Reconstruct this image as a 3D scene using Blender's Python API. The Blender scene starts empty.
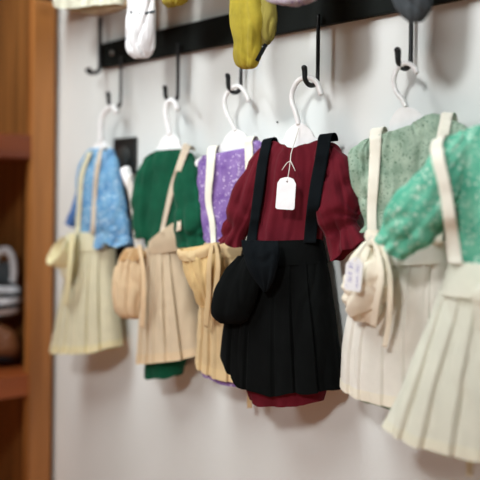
import bpy, bmesh, math, random
from mathutils import Vector, Matrix, noise
from mathutils.bvhtree import BVHTree
random.seed(4)
C = bpy.context.scene.collection
# ------------------------------------------------------------------ camera
F, CX, CY = 850.0, 240.0, 196.0
TH = math.atan(753.0 / F)
D, CAMZ = 0.747, 1.45
CAM = Vector((0, -D, CAMZ))
fwd = Vector((-math.cos(TH), math.sin(TH), 0))
rgt = Vector((math.sin(TH), math.cos(TH), 0))
upv = Vector((0, 0, 1))
ROLL = math.radians(0.7)
r2 = rgt * math.cos(ROLL) + upv * math.sin(ROLL)
u2 = upv * math.cos(ROLL) - rgt * math.sin(ROLL)
cam_d = bpy.data.cameras.new('camera')
cam = bpy.data.objects.new('camera', cam_d); C.objects.link(cam)
cam.matrix_world = Matrix(((r2.x, u2.x, -fwd.x, CAM.x), (r2.y, u2.y, -fwd.y, CAM.y), (r2.z, u2.z, -fwd.z, CAM.z), (0, 0, 0, 1)))
cam_d.sensor_width = 36; cam_d.lens = F / 480 * 36
cam_d.shift_y = -(240 - CY) / 480
cam_d.clip_start = 0.02
cam_d.dof.use_dof = True
cam_d.dof.aperture_fstop = 2.7
bpy.context.scene.camera = cam

def ray(px, py):
    return r2 * ((px - CX) / F) - u2 * ((py - CY) / F) + fwd
def hit(px, py, p0, n):
    d = ray(px, py)
    return CAM + d * ((p0 - CAM).dot(n) / d.dot(n))
def on_y(px, py, y): return hit(px, py, Vector((0, y, 0)), Vector((0, 1, 0)))
def on_x(px, py, x): return hit(px, py, Vector((x, 0, 0)), Vector((1, 0, 0)))

class Plane:
    """a vertical hanging plane: U to the right, Z up, N out into the room"""
    def __init__(s, o, psi):
        s.o = o.copy(); a = math.radians(psi)
        s.N = Vector((math.sin(a), -math.cos(a), 0)); s.U = Vector((math.cos(a), math.sin(a), 0))
        s.mm = (o - CAM).dot(fwd) / F          # metres per pixel about here
    def uz(s, px, py, v=0.0):
        p = hit(px, py, s.o + s.N * v, s.N) - s.o
        return p.dot(s.U), p.z
    def w(s, u, z, v): return s.o + s.U * u + s.N * v + Vector((0, 0, z))
    def wp(s, px, py, v=0.0):
        u, z = s.uz(px, py, v); return s.w(u, z, v)

# ------------------------------------------------------------------ objects
def tag(o, label, cat, group=None, kind=None):
    if label: o['label'] = label
    if cat: o['category'] = cat
    if group: o['group'] = group
    if kind: o['kind'] = kind
def thing(name, label, cat, loc, group=None):
    o = bpy.data.objects.new(name, None); C.objects.link(o); o.location = loc; o.empty_display_size = .02
    tag(o, label, cat, group); return o
def mesh_obj(name, verts, faces, mat, parent=None, smooth=True, origin=None):
    org = parent_origin(parent) if parent is not None else (origin or Vector((0, 0, 0)))
    me = bpy.data.meshes.new(name)
    me.from_pydata([tuple(Vector(v) - org) for v in verts], [], faces)
    bm = bmesh.new(); bm.from_mesh(me); bmesh.ops.recalc_face_normals(bm, faces=bm.faces); bm.to_mesh(me); bm.free()
    me.materials.append(mat)
    if smooth:
        for p in me.polygons: p.use_smooth = True
    o = bpy.data.objects.new(name, me); C.objects.link(o)
    if parent is not None: o.parent = parent
    else: o.location = org
    return o
def parent_origin(p):
    v = Vector((0, 0, 0))
    while p is not None:
        v += p.location; p = p.parent
    return v
def box_data(lo, hi):
    x0, y0, z0 = lo; x1, y1, z1 = hi
    v = [(x0, y0, z0), (x1, y0, z0), (x1, y1, z0), (x0, y1, z0), (x0, y0, z1), (x1, y0, z1), (x1, y1, z1), (x0, y1, z1)]
    f = [(0, 3, 2, 1), (4, 5, 6, 7), (0, 1, 5, 4), (1, 2, 6, 5), (2, 3, 7, 6), (3, 0, 4, 7)]
    return v, f
def box(name, lo, hi, mat, parent=None, bev=0.0015, origin=None):
    v, f = box_data(lo, hi)
    o = mesh_obj(name, v, f, mat, parent, smooth=False, origin=origin)
    if bev:
        bm = bmesh.new(); bm.from_mesh(o.data)
        bmesh.ops.bevel(bm, geom=list(bm.edges), offset=bev, segments=2, affect='EDGES', profile=.6)
        bm.to_mesh(o.data); bm.free()
    return o

# ------------------------------------------------------------------ materials
def new_mat(name):
    m = bpy.data.materials.new(name); m.use_nodes = True
    nt = m.node_tree; b = nt.nodes['Principled BSDF']; return m, nt, b
def L(nt, a, b): nt.links.new(a, b)
def coords(nt, scale=(1, 1, 1)):
    tc = nt.nodes.new('ShaderNodeTexCoord'); mp = nt.nodes.new('ShaderNodeMapping'); mp.inputs['Scale'].default_value = scale
    L(nt, tc.outputs['Object'], mp.inputs['Vector']); return mp.outputs['Vector']
def noise_n(nt, vec, scale, detail=3):
    n = nt.nodes.new('ShaderNodeTexNoise'); n.inputs['Scale'].default_value = scale; n.inputs['Detail'].default_value = detail
    L(nt, vec, n.inputs['Vector']); return n.outputs['Fac']
def ramp(nt, fac, stops):
    r = nt.nodes.new('ShaderNodeValToRGB'); el = r.color_ramp.elements
    while len(el) < len(stops): el.new(.5)
    for e, (p, c) in zip(el, stops): e.position = p; e.color = (*c, 1)
    L(nt, fac, r.inputs['Fac']); return r.outputs['Color']
def bump(nt, b, h, strength, dist):
    n = nt.nodes.new('ShaderNodeBump'); n.inputs['Strength'].default_value = strength; n.inputs['Distance'].default_value = dist
    L(nt, h, n.inputs['Height']); L(nt, n.outputs['Normal'], b.inputs['Normal'])
def lin(c): return tuple(((x / 255) / 12.92 if x / 255 <= .04045 else ((x / 255 + .055) / 1.055) ** 2.4) for x in c)
def add_trans(nt, b, colour_out, amount):
    t = nt.nodes.new('ShaderNodeBsdfTranslucent'); mx = nt.nodes.new('ShaderNodeMixShader'); mx.inputs[0].default_value = amount
    if isinstance(colour_out, tuple): t.inputs['Color'].default_value = (*colour_out, 1)
    else: L(nt, colour_out, t.inputs['Color'])
    out = nt.nodes['Material Output']
    L(nt, b.outputs[0], mx.inputs[1]); L(nt, t.outputs[0], mx.inputs[2]); L(nt, mx.outputs[0], out.inputs['Surface'])
def cloth(name, c, var=.10, trans=.15, rough=.9, sheen=.1):
    m, nt, b = new_mat(name); v = coords(nt); c = lin(c)
    n = noise_n(nt, v, 45, 4)
    col = ramp(nt, n, [(.3, tuple(x * (1 - var) for x in c)), (.7, tuple(min(1, x * (1 + var)) for x in c))])
    L(nt, col, b.inputs['Base Color']); b.inputs['Roughness'].default_value = rough
    b.inputs['Sheen Weight'].default_value = sheen; b.inputs['Specular IOR Level'].default_value = .15
    bump(nt, b, noise_n(nt, v, 1400, 2), .15, .0004)
    if trans: add_trans(nt, b, col, trans)
    return m
def printed(name, c, spot, scale=210, size=.30, dark=None, trans=.12):
    """sprigged cotton: pale motifs scattered over a coloured ground"""
    m, nt, b = new_mat(name); v = coords(nt); c = lin(c); s = lin(spot)
    nv = nt.nodes.new('ShaderNodeTexNoise'); nv.inputs['Scale'].default_value = 420; L(nt, v, nv.inputs['Vector'])
    ad = nt.nodes.new('ShaderNodeMixRGB'); ad.blend_type = 'ADD'; ad.inputs[0].default_value = .006
    L(nt, v, ad.inputs[1]); L(nt, nv.outputs['Color'], ad.inputs[2])
    vo = nt.nodes.new('ShaderNodeTexVoronoi'); vo.inputs['Scale'].default_value = scale; L(nt, ad.outputs[0], vo.inputs['Vector'])
    fac = ramp(nt, vo.outputs['Distance'], [(size, (1, 1, 1)), (size + .12, (0, 0, 0))])
    n = noise_n(nt, v, 60, 3)
    d = tuple(x * .8 for x in c) if dark is None else lin(dark)
    base = ramp(nt, n, [(.35, d), (.65, c)])
    gate = ramp(nt, noise_n(nt, v, 130, 2), [(.36, (.15, .15, .15)), (.58, (1, 1, 1))])
    mu = nt.nodes.new('ShaderNodeMath'); mu.operation = 'MULTIPLY'; L(nt, fac, mu.inputs[0]); L(nt, gate, mu.inputs[1])
    mx = nt.nodes.new('ShaderNodeMixRGB'); L(nt, mu.outputs[0], mx.inputs[0]); L(nt, base, mx.inputs[1]); mx.inputs[2].default_value = (*s, 1)
    L(nt, mx.outputs[0], b.inputs['Base Color']); b.inputs['Roughness'].default_value = .85; b.inputs['Specular IOR Level'].default_value = .2
    if trans: add_trans(nt, b, mx.outputs[0], trans)
    return m
def plain(name, c, rough=.5, metal=0, spec=.5):
    m, nt, b = new_mat(name); v = coords(nt); c = lin(c)
    col = ramp(nt, noise_n(nt, v, 60, 3), [(.3, tuple(x * .93 for x in c)), (.7, tuple(min(1, x * 1.07) for x in c))])
    L(nt, col, b.inputs['Base Color'])
    b.inputs['Roughness'].default_value = rough; b.inputs['Metallic'].default_value = metal; b.inputs['Specular IOR Level'].default_value = spec
    return m
def wood(name, c1, c2, rough=.45, axis='Z'):
    m, nt, b = new_mat(name)
    sc = {'Z': (14, 14, 1.2), 'Y': (14, 1.2, 14), 'X': (1.2, 14, 14)}[axis]
    v = coords(nt, sc)
    n = noise_n(nt, v, 3, 8)
    w = nt.nodes.new('ShaderNodeTexWave'); w.inputs['Scale'].default_value = .8; w.inputs['Distortion'].default_value = 6; w.inputs['Detail'].default_value = 3
    L(nt, v, w.inputs['Vector'])
    mx = nt.nodes.new('ShaderNodeMath'); mx.operation = 'MULTIPLY_ADD'; mx.inputs[1].default_value = .35
    L(nt, w.outputs['Fac'], mx.inputs[0]); L(nt, n, mx.inputs[2])
    col = ramp(nt, mx.outputs[0], [(.35, lin(c1)), (.95, lin(c2))])
    L(nt, col, b.inputs['Base Color']); b.inputs['Roughness'].default_value = rough
    bump(nt, b, n, .1, .001)
    return m
M = {}
def wall_mat():
    m, nt, b = new_mat('wall_paint'); v = coords(nt)
    col = ramp(nt, noise_n(nt, v, 5, 4), [(.3, lin((219, 222, 219))), (.7, lin((228, 231, 229)))])
    L(nt, col, b.inputs['Base Color']); b.inputs['Roughness'].default_value = .6; b.inputs['Specular IOR Level'].default_value = .25
    bump(nt, b, noise_n(nt, v, 90, 4), .12, .002); return m
M['wall'] = wall_mat()
M['oak'] = wood('warm_wood', (122, 72, 30), (180, 118, 60))
M['panel'] = wood('panel_wood', (100, 64, 28), (152, 100, 50))
M['oak_dark'] = wood('shelf_wood', (112, 50, 20), (150, 76, 30), axis='Y')
M['floor'] = wood('floor_wood', (150, 84, 50), (178, 112, 74), axis='X')
M['black_wood'] = plain('black_painted_wood', (20, 24, 22), .7, spec=.12)
M['iron'] = plain('black_iron', (20, 22, 23), .4, spec=.4)
M['steel'] = plain('screw_steel', (170, 170, 165), .35, .8)
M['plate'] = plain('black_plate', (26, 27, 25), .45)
M['plate2'] = plain('outlet_grey', (52, 54, 52), .4)
M['hanger'] = plain('white_plastic', (246, 246, 246), .35)
M['hanger_dim'] = plain('clear_white_plastic', (238, 238, 237), .3)
M['blue'] = printed('blue_sprigged_cotton', (122, 174, 210), (208, 228, 238), 190, .26, (98, 150, 198))
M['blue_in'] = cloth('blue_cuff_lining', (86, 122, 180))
M['green'] = cloth('green_cotton', (12, 80, 56), .2, .08)
M['purple'] = printed('purple_sprigged_cotton', (152, 124, 186), (210, 194, 226), 190, .24, (124, 92, 164))
M['burg'] = cloth('burgundy_cotton', (98, 20, 33), .12, .06, sheen=.05)
M['black'] = cloth('black_cotton', (13, 15, 15), .15, 0, sheen=.02); M['black'].node_tree.nodes['Principled BSDF'].inputs['Specular IOR Level'].default_value = .04
M['black2'] = cloth('navy_black_cotton', (15, 19, 22), .15, 0, sheen=.02); M['black2'].node_tree.nodes['Principled BSDF'].inputs['Specular IOR Level'].default_value = .04
M['sage'] = printed('sage_dotted_cotton', (180, 200, 180), (92, 122, 100), 300, .24, (140, 166, 146))
M['mint'] = printed('mint_sprigged_cotton', (120, 200, 170), (214, 236, 220), 200, .27, (86, 178, 148))
M['cream_y'] = cloth('pale_yellow_cotton', (233, 226, 194), .05, .22)
M['cream_yh'] = cloth('pale_yellow_hem', (238, 228, 184), .05, .15)
M['cream_b'] = cloth('beige_cotton', (222, 202, 172), .05, .22)
M['cream_bh'] = cloth('beige_hem', (226, 202, 166), .05, .15)
M['cream_t'] = cloth('tan_cream_cotton', (226, 200, 154), .07, .22)
M['cream_th'] = cloth('tan_cream_hem', (230, 204, 156), .05, .15)
M['cream_w'] = cloth('ivory_cotton', (246, 242, 232), .04, .22)
M['cream_wh'] = cloth('ivory_hem', (246, 240, 222), .04, .15)
M['cream_m'] = cloth('offwhite_cotton', (241, 240, 224), .04, .22)
M['cream_mh'] = cloth('offwhite_hem', (241, 239, 218), .04, .15)
M['strap_w'] = cloth('ivory_strap', (246, 242, 227), .04, .1)
M['strap_b'] = cloth('beige_strap', (214, 198, 176), .04, .1)
M['strap_gr'] = cloth('grey_white_strap', (214, 208, 200), .04, .1)
M['bon_tan'] = cloth('tan_bonnet_cotton', (232, 205, 166), .08, .2)
M['bon_gold'] = cloth('gold_bonnet_cotton', (226, 196, 140), .1, .2)
M['bon_iv'] = cloth('ivory_bonnet_cotton', (253, 243, 224), .05, .2)
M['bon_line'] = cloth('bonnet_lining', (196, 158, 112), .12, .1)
M['white'] = cloth('white_cotton', (232, 231, 232), .05, .15)
M['offw'] = cloth('cream_lace', (228, 228, 206), .05, .2)
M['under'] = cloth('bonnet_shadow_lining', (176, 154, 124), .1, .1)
M['yellow'] = cloth('yellow_gauze', (186, 168, 60), .2, .35)
M['yellow2'] = cloth('yellow_gauze_dull', (150, 138, 66), .12, .25)
M['lilac'] = printed('lilac_print', (206, 196, 208), (120, 90, 150), 160, .25)
M['grey'] = cloth('grey_cotton', (70, 76, 80), .15, .1)
M['paper'] = plain('white_card', (240, 240, 242), .7, spec=.2)
M['string'] = plain('white_string', (225, 222, 215), .9)
M['ink'] = plain('violet_ink', (165, 162, 205), .8)
M['brown'] = plain('brown_leather', (118, 70, 38), .5)
M['dark'] = cloth('black_knit', (30, 30, 31), .2, 0)
M['knit'] = cloth('grey_white_knit', (206, 208, 212), .08, .05)
def stripes():
    m, nt, b = new_mat('black_white_stripe'); v = coords(nt)
    w = nt.nodes.new('ShaderNodeTexWave'); w.inputs['Scale'].default_value = 16; w.inputs['Distortion'].default_value = 1.2; w.bands_direction = 'Z'
    L(nt, v, w.inputs['Vector'])
    col = ramp(nt, w.outputs['Fac'], [(.38, lin((32, 32, 34))), (.5, lin((205, 208, 214)))])
    L(nt, col, b.inputs['Base Color']); b.inputs['Roughness'].default_value = .9; return m
M['stripe'] = stripes()

# ------------------------------------------------------------------ loft
def cr(p0, p1, p2, p3, t):
    return .5 * ((2 * p1) + (-p0 + p2) * t + (2 * p0 - 5 * p1 + 4 * p2 - p3) * t * t + (-p0 + 3 * p1 - 3 * p2 + p3) * t ** 3)
def interp_rows(rows, sub):
    out = []; n = len(rows)
    for i in range(n - 1):
        a, b, c, d = rows[max(0, i - 1)], rows[i], rows[i + 1], rows[min(n - 1, i + 2)]
        for k in range(sub):
            t = k / sub; out.append([cr(a[j], b[j], c[j], d[j], t) for j in range(len(b))])
    out.append(list(rows[-1])); return out
def sagval(s, w):
    x = (max(-1, min(1, w)) + 1) * 2; i = min(3, int(x)); t = x - i; t = t * t * (3 - 2 * t)
    return s[i] * (1 - t) + s[i + 1] * t
REG = {}       # garment name -> list of (verts, faces) for draping straps on top
def loft(name, pl, rows, mat, parent, seg=120, sub=7, e=.8, wr=(1.2, 60, 14), disp=None, cap0=False, cap1=False, reg=None, seed=0., label=None, start=0., end=1., off=0., crease=1.):
    """rows: (left px, right px, front mm, back mm, centre mm, sag px list)"""
    R = []
    for r in rows:
        (l, rr, tf, tb, v0) = r[:5]; sg = r[5] if len(r) > 5 else (0, 0, 0, 0, 0)
        a = pl.uz(*l, v0 / 1000); b = pl.uz(*rr, v0 / 1000)
        R.append([a[0], a[1], b[0], b[1], tf / 1000, tb / 1000, v0 / 1000, *sg])
    rings = interp_rows(R, sub); n = len(rings)
    vs, fs = [], []; used = []
    for i, r in enumerate(rings):
        t = i / (n - 1)
        if t < start - 1e-6 or t > end + 1e-6: continue
        used.append(i)
        cu, cz = (r[0] + r[2]) / 2, (r[1] + r[3]) / 2; hu, hz = (r[2] - r[0]) / 2, (r[3] - r[1]) / 2
        hl = math.hypot(hu, hz) or 1e-6
        du, dz = hu / hl, hz / hl
        for k in range(seg):
            a = math.pi - 2 * math.pi * k / seg
            c, s = math.cos(a), math.sin(a)
            w = math.copysign(abs(c) ** e, c); q = math.copysign(abs(s) ** e, s)
            front = s >= 0
            u = cu + w * hu; z = cz + w * hz
            v = r[6] + (r[4] if front else r[5]) * q
            dd = 0.
            if disp: dd += disp(w, t, front) / 1000
            if wr[0]:
                nz = noise.noise(Vector((u * wr[1] + seed * 7.3, z * wr[2] + seed * 3.1, (3.7 if front else 9.1) + seed)))
                nz += .5 * noise.noise(Vector((u * wr[1] * 2.3 + seed, z * wr[2] * 2.6 + 5, (1.7 if front else 6.1) + seed)))
                ww = noise.noise(Vector((u * 25 + seed, z * 25, seed * 2))) * .012
                ck = noise.noise(Vector(((u + ww) * wr[1] * .75 + seed * 2.7, (z + ww * 2) * wr[2] * 1.25 + seed * 1.9, (2.2 if front else 8.8) + seed)))
                ck = max(0., .5 - abs(ck) * 2.2)
                dd += (nz - crease * ck * 2.2) * wr[0] / 1000
            dd += off / 1000
            v += dd * q; u += du * dd * w * .8; z += dz * dd * w * .8
            z -= sagval(r[7:12], w) * pl.mm
            vs.append(pl.w(u, z, v))
    m = len(used)
    for i in range(m - 1):
        for k in range(seg):
            k2 = (k + 1) % seg
            fs.append((i * seg + k, i * seg + k2, (i + 1) * seg + k2, (i + 1) * seg + k))
    for cond, base in ((cap0, 0), (cap1, (m - 1) * seg)):
        if cond:
            cen = sum((Vector(vs[base + k]) for k in range(seg)), Vector()) / seg
            vs.append(cen); ci = len(vs) - 1
            for k in range(seg): fs.append((base + k, base + (k + 1) % seg, ci))
    o = mesh_obj(name, vs, fs, mat, parent)
    if label: o['label'] = label
    if reg: REG.setdefault(reg, []).append(BVHTree.FromPolygons(vs, fs))
    return o
def cup(name, pl, rings, mat, parent, seg=80, sub=8, rip=0., k=7, seed=0.):
    """rings: (centre px x, y, mm out, axis A px x, y, mm, axis B px x, y, mm)"""
    R = []
    for cx, cy, cv, ax, ay, av, bx, by, bv in rings:
        c = pl.wp(cx, cy, cv / 1000); A = pl.wp(cx + ax, cy + ay, cv / 1000) - c + pl.N * av / 1000; B = pl.wp(cx + bx, cy + by, cv / 1000) - c + pl.N * bv / 1000
        R.append([*c, *A, *B])
    rr = interp_rows(R, sub); vs, fs = [], []
    for i, r in enumerate(rr):
        c, A, B = Vector(r[:3]), Vector(r[3:6]), Vector(r[6:9]); t = i / (len(rr) - 1)
        for j in range(seg):
            a = 2 * math.pi * j / seg; m = 1 + rip * t * (noise.noise(Vector((math.cos(a) * k / 3, math.sin(a) * k / 3, seed + t))) + .4 * math.sin(k * a + seed))
            vs.append(c + (A * math.cos(a) + B * math.sin(a)) * m)
    for i in range(len(rr) - 1):
        for j in range(seg):
            fs.append((i * seg + j, i * seg + (j + 1) % seg, (i + 1) * seg + (j + 1) % seg, (i + 1) * seg + j))
    return mesh_obj(name, vs, fs, mat, parent)
def front_v(pl, px, py, reg, lift, default):
    v = default
    for _ in range(3):
        u, z = pl.uz(px, py, v); best = None
        for t in REG.get(reg, []):
            h = t.ray_cast(pl.w(u, z, .2), -pl.N, .23)
            if h[0] is not None:
                hv = (h[0] - pl.o).dot(pl.N)
                if best is None or hv > best: best = hv
        nv = (best if best is not None else default) + (lift if best is not None else 0)
        v = nv
    return v
def ribbon(name, pl, pairs, mat, parent, reg=None, lift=1.6, default=8., th=.7, sub=8, nw=6, label=None, reg_out=None, vs_list=None, over=0., wave=0.):
    """flat band whose two edges run through the pixel pairs, lying on what is under it; over: mm it turns back over the shoulder at its start"""
    rows = interp_rows([[*l, *r, (vs_list[i] if vs_list else 0)] for i, (l, r) in enumerate(pairs)], sub)
    cen = []
    for i, r in enumerate(rows):
        if vs_list: v = r[4] / 1000
        else: v = max(front_v(pl, r[0] * (1 - f) + r[2] * f, r[1] * (1 - f) + r[3] * f, reg, lift / 1000, default / 1000) for f in (.1, .5, .9))
        cen.append(v)
    sm = cen[:]
    for _ in range(3): sm = [max(cen[i] if not vs_list else -1, (sm[max(0, i - 1)] + sm[i] + sm[min(len(sm) - 1, i + 1)]) / 3) for i in range(len(sm))]
    prof = []
    for i, (r, v) in enumerate(zip(rows, sm)):
        v += wave / 1000 * math.sin(i * .9)
        a = pl.uz(r[0], r[1], v); b = pl.uz(r[2], r[3], v); prof.append((a, b, v))
    if over:
        (a, b, v) = prof[0]; pre = []
        for k in range(10, 0, -1):
            an = math.pi * k / 10; rr = over / 2000
            pre.append(((a[0], a[1] + rr * math.sin(an)), (b[0], b[1] + rr * math.sin(an)), v - rr * (1 - math.cos(an))))
        prof = pre + prof
    vs, fs = [], []; n = len(prof); cols = nw + 1
    for side in (1, -1):
        for a, b, v in prof:
            for j in range(cols):
                f = j / nw; x = 2 * f - 1
                vs.append(pl.w(a[0] * (1 - f) + b[0] * f, a[1] * (1 - f) + b[1] * f, v + side * th / 2000 * (1 - .8 * x * x)))
    N = n * cols
    for i in range(n - 1):
        for j in range(nw):
            q = (i * cols + j, i * cols + j + 1, (i + 1) * cols + j + 1, (i + 1) * cols + j)
            fs.append(q); fs.append(tuple(N + x for x in reversed(q)))
        for j, fl in ((0, 0), (nw, 1)):
            q = (i * cols + j, (i + 1) * cols + j, N + (i + 1) * cols + j, N + i * cols + j); fs.append(q)
    for i in (0, n - 1):
        for j in range(nw): fs.append((i * cols + j, i * cols + j + 1, N + i * cols + j + 1, N + i * cols + j))
    o = mesh_obj(name, vs, fs, mat, parent)
    if label: o['label'] = label
    if reg_out: REG.setdefault(reg_out, []).append(BVHTree.FromPolygons(vs, fs))
    return o
def tube_data(pts, rad, seg=10):
    P = [Vector(p) for p in pts]; vs, fs = [], []
    rads = rad if isinstance(rad, (list, tuple)) else [rad] * len(P)
    nrm = None
    for i, p in enumerate(P):
        t = (P[min(i + 1, len(P) - 1)] - P[max(i - 1, 0)]).normalized()
        if nrm is None:
            nrm = t.orthogonal().normalized()
        nrm = (nrm - t * nrm.dot(t)).normalized(); bn = t.cross(nrm)
        for k in range(seg):
            a = 2 * math.pi * k / seg
            vs.append(p + (nrm * math.cos(a) + bn * math.sin(a)) * rads[i])
    for i in range(len(P) - 1):
        for k in range(seg):
            fs.append((i * seg + k, i * seg + (k + 1) % seg, (i + 1) * seg + (k + 1) % seg, (i + 1) * seg + k))
    for base, c in ((0, P[0]), ((len(P) - 1) * seg, P[-1])):
        vs.append(c); ci = len(vs) - 1
        for k in range(seg): fs.append((base + k, base + (k + 1) % seg, ci))
    return vs, fs
def smooth_path(pts, sub=8): return [Vector(p) for p in interp_rows([list(p) for p in pts], sub)]
def tube(name, pts, rad, mat, parent, seg=10, sub=8, label=None):
    p = smooth_path(pts, sub) if sub > 1 else [Vector(q) for q in pts]
    if isinstance(rad, (list, tuple)): rad = [r[0] for r in interp_rows([[r] for r in rad], sub)]
    v, f = tube_data(p, rad, seg); o = mesh_obj(name, v, f, mat, parent)
    if label: o['label'] = label
    return o
def prism(name, pl, poly_uz, v0, v1, mat, parent, bev=0., smooth=False):
    n = len(poly_uz)
    vs = [pl.w(u, z, v0) for u, z in poly_uz] + [pl.w(u, z, v1) for u, z in poly_uz]
    fs = [tuple(range(n)), tuple(range(2 * n - 1, n - 1, -1))] + [(i, (i + 1) % n, n + (i + 1) % n, n + i) for i in range(n)]
    o = mesh_obj(name, vs, fs, mat, parent, smooth)
    if bev:
        bm = bmesh.new(); bm.from_mesh(o.data)
        bmesh.ops.bevel(bm, geom=list(bm.edges), offset=bev, segments=2, affect='EDGES'); bm.to_mesh(o.data); bm.free()
    return o
# displacement makers -------------------------------------------------
def gather(amp0, amp1, k, ph=0., pw=1.):
    """irregular vertical folds, no two alike, fading from the gathered edge"""
    def f(w, t, fr):
        a = amp0 * (1 - t) ** pw + amp1 * t
        y = ph * 5.3 + (0 if fr else 20)
        n = noise.noise(Vector((w * k * .62 + y, t * .9, ph))) * 1.5 + noise.noise(Vector((w * k * 1.5 + y, t * 1.4, ph + 4))) * .7
        e = math.exp(-t * 9) * .95 * amp0 * math.sin(w * k * 5 + 2 * math.sin(w * 4 + ph))
        return a * n + e
    return f
def pleats(lines, depth, d0=.3, flip=False):
    """knife pleats: lines = (w at waist, w at hem), the cloth folds over and steps down at each"""
    def f(w, t, fr):
        if not fr: return .4 * depth * t * math.sin(w * 9)
        xs = [-1.3] + [a * (1 - t) + b * t for a, b in lines] + [1.3]
        A = depth * (d0 + (1 - d0) * min(1, t * 1.6))
        g = 0.; nick = 0.
        for i in range(len(xs) - 1):
            if xs[i] <= w < xs[i + 1]:
                x = (w - xs[i]) / (xs[i + 1] - xs[i])
                if flip:
                    e = (xs[i + 1] - w) / .03
                    g = A * min(1, e) * (.15 + .85 * x)
                else:
                    e = (w - xs[i]) / .03
                    g = A * min(1, e) * (.15 + .85 * (1 - x))
        for q in xs[1:-1]: nick -= .45 * A * math.exp(-((w - q) / .014) ** 2)
        return g - .4 * A + nick
    return f
def edge_ruffle(t0, amp, k, ph=0.):
    def f(w, t, fr):
        x = max(0, (t - t0) / (1 - t0)); return amp * x * math.sin(k * w + ph + (0 if fr else 1.7))
    return f
def both(*fs): return lambda w, t, fr: sum(f(w, t, fr) for f in fs)

# ------------------------------------------------------------------ the room
def struct(o, kind='structure'): o['kind'] = kind; return o
struct(box('wall_back', (-2.6, 0, 0), (1.6, .1, 2.6), M['wall'], bev=0))
struct(box('floor', (-2.6, -2.6, -.05), (1.6, 0, 0), M['floor'], bev=0))
struct(box('wall_left', (-2.7, -2.6, 0), (-2.6, .1, 2.6), M['wall'], bev=0))

# wooden shelving unit at the left, its front facing along the wall
XF = on_y(58.5, 240, 0).x
def zx(px, py): return on_x(px, py, XF).z
yin = on_x(31, 240, XF).y
unit = thing('shelf_unit', 'orange-brown wooden shelf unit standing against the white wall', 'shelf unit', (XF - .15, -.3, 0))
box('stile', (XF - .02, yin, 0), (XF, on_x(53.5, 240, XF).y, 2.2), M['oak'], unit)
box('stile', (XF - .02, -.66, 0), (XF, -.61, 2.2), M['oak'], unit)
box('side_panel', (XF - .33, -.02, 0), (XF - .021, -.003, 2.2), M['panel'], unit)
box('side_panel', (XF - .33, -.655, 0), (XF - .021, -.637, 2.2), M['oak'], unit)
box('back_panel', (XF - .345, -.655, 0), (XF - .331, -.003, 2.2), M['oak_dark'], unit)
for y0, y1 in ((134, 158), (376, 398), (-240, -220), (620, 640), (880, 905)):
    z1, z0 = zx(15, y0), zx(15, y1)
    box('shelf', (XF - .33, -.636, z0), (XF - .003, -.021, z1), M['oak_dark'], unit)
SH_TOP = zx(15, 376)
# ------------------------------------------------------------------ rack
BT = .010
rack = thing('coat_rack', 'long black wooden coat rack with iron hooks mounted on white wall', 'coat rack', on_y(300, 10, -BT / 2))
xl = on_y(99, 60, -BT).x
zt = (on_y(233, 13, -BT).z + on_y(123, 38, -BT).z) / 2; zb = (on_y(130, 62.5, -BT).z + on_y(272, 35, -BT).z) / 2
print('board', zb, zt, 'x', xl)
box('backboard', (xl, -BT, zb), (.35, -.0005, zt), M['black_wood'], rack, .0015)
HY = -BT - .006
HX = {}
def hook(stem_px, top_z, bot_py, tip_py, dist=.035):
    p = on_y(stem_px[0], stem_px[1], HY); x = p.x
    zl = on_y(stem_px[0], bot_py, HY).z + .0095
    za = zl; r = (dist + HY) / 2 if False else .011
    # flat stem then a round prong curling out and up
    y0 = HY; y1 = -dist - .003
    tipz = on_y(stem_px[0], tip_py, -dist).z
    cyc = (y0 + y1) / 2; rad = (y0 - y1) / 2
    pts = [(x, y0, top_z), (x, y0, (top_z + za) / 2), (x, y0, za + .002)]
    for k in range(1, 9):
        a = math.pi * k / 9
        pts.append((x, cyc + rad * math.cos(a), za - rad * math.sin(a)))
    pts += [(x, y1, (za + tipz) / 2), (x, y1 - .001, tipz - .002), (x, y1 - .001, tipz)]
    o = tube('hook', pts, [.0024] * 3 + [.003] * 8 + [.0034, .0035, .0018], M['iron'], rack, 10, 5)
    return Vector((x, y1 + .004, za - rad + .006))
top_st = zb + .012
A0 = hook((121, 75), top_st, 107, 90)
A1 = hook((178, 75), top_st, 101, 84)
A2 = hook((241, 75), top_st, 92, 72)
A3 = hook((318, 50), top_st, 85, 64)
A4 = hook((411, 40), top_st, 68, 46)
A5 = hook((536, 30), top_st, 42, 22, .062)
# end hook: taller strap at the left end of the board
pe = on_y(100, 40, HY)
tube('hook', [(pe.x, HY, on_y(101, 17, HY).z), (pe.x, HY, on_y(100, 50, HY).z), (pe.x, HY, on_y(99, 68, HY).z), (pe.x, HY - .004, on_y(99, 72, HY).z),
              (pe.x, HY - .012, on_y(98, 74, HY).z), (pe.x, HY - .019, on_y(98, 73, HY).z), (pe.x, HY - .022, on_y(98, 70, HY).z)],
     [.0036, .0036, .0036, .0034, .0036, .0048, .005], M['iron'], rack, 10, 6)
for px, py in ((112, 53),):
    p = on_y(px, py, -BT)
    v, f = tube_data([p + Vector((0, .001, 0)), p + Vector((0, -.0012, 0)), p + Vector((0, -.0022, 0))], [.0042, .0042, .002], 14)
    mesh_obj('screw', v, f, M['steel'], rack)

n_ = on_y(277, 122, -.001)
v, f = tube_data([n_ + Vector((0, .001, 0)), n_, n_ - Vector((0, .0008, 0))], [.0012, .0012, .0006], 10)
o = mesh_obj('nail_head', v, f, M['iron'], None, origin=n_); tag(o, 'tiny dark nail head in the wall left of the burgundy hanger', 'nail')
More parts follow.
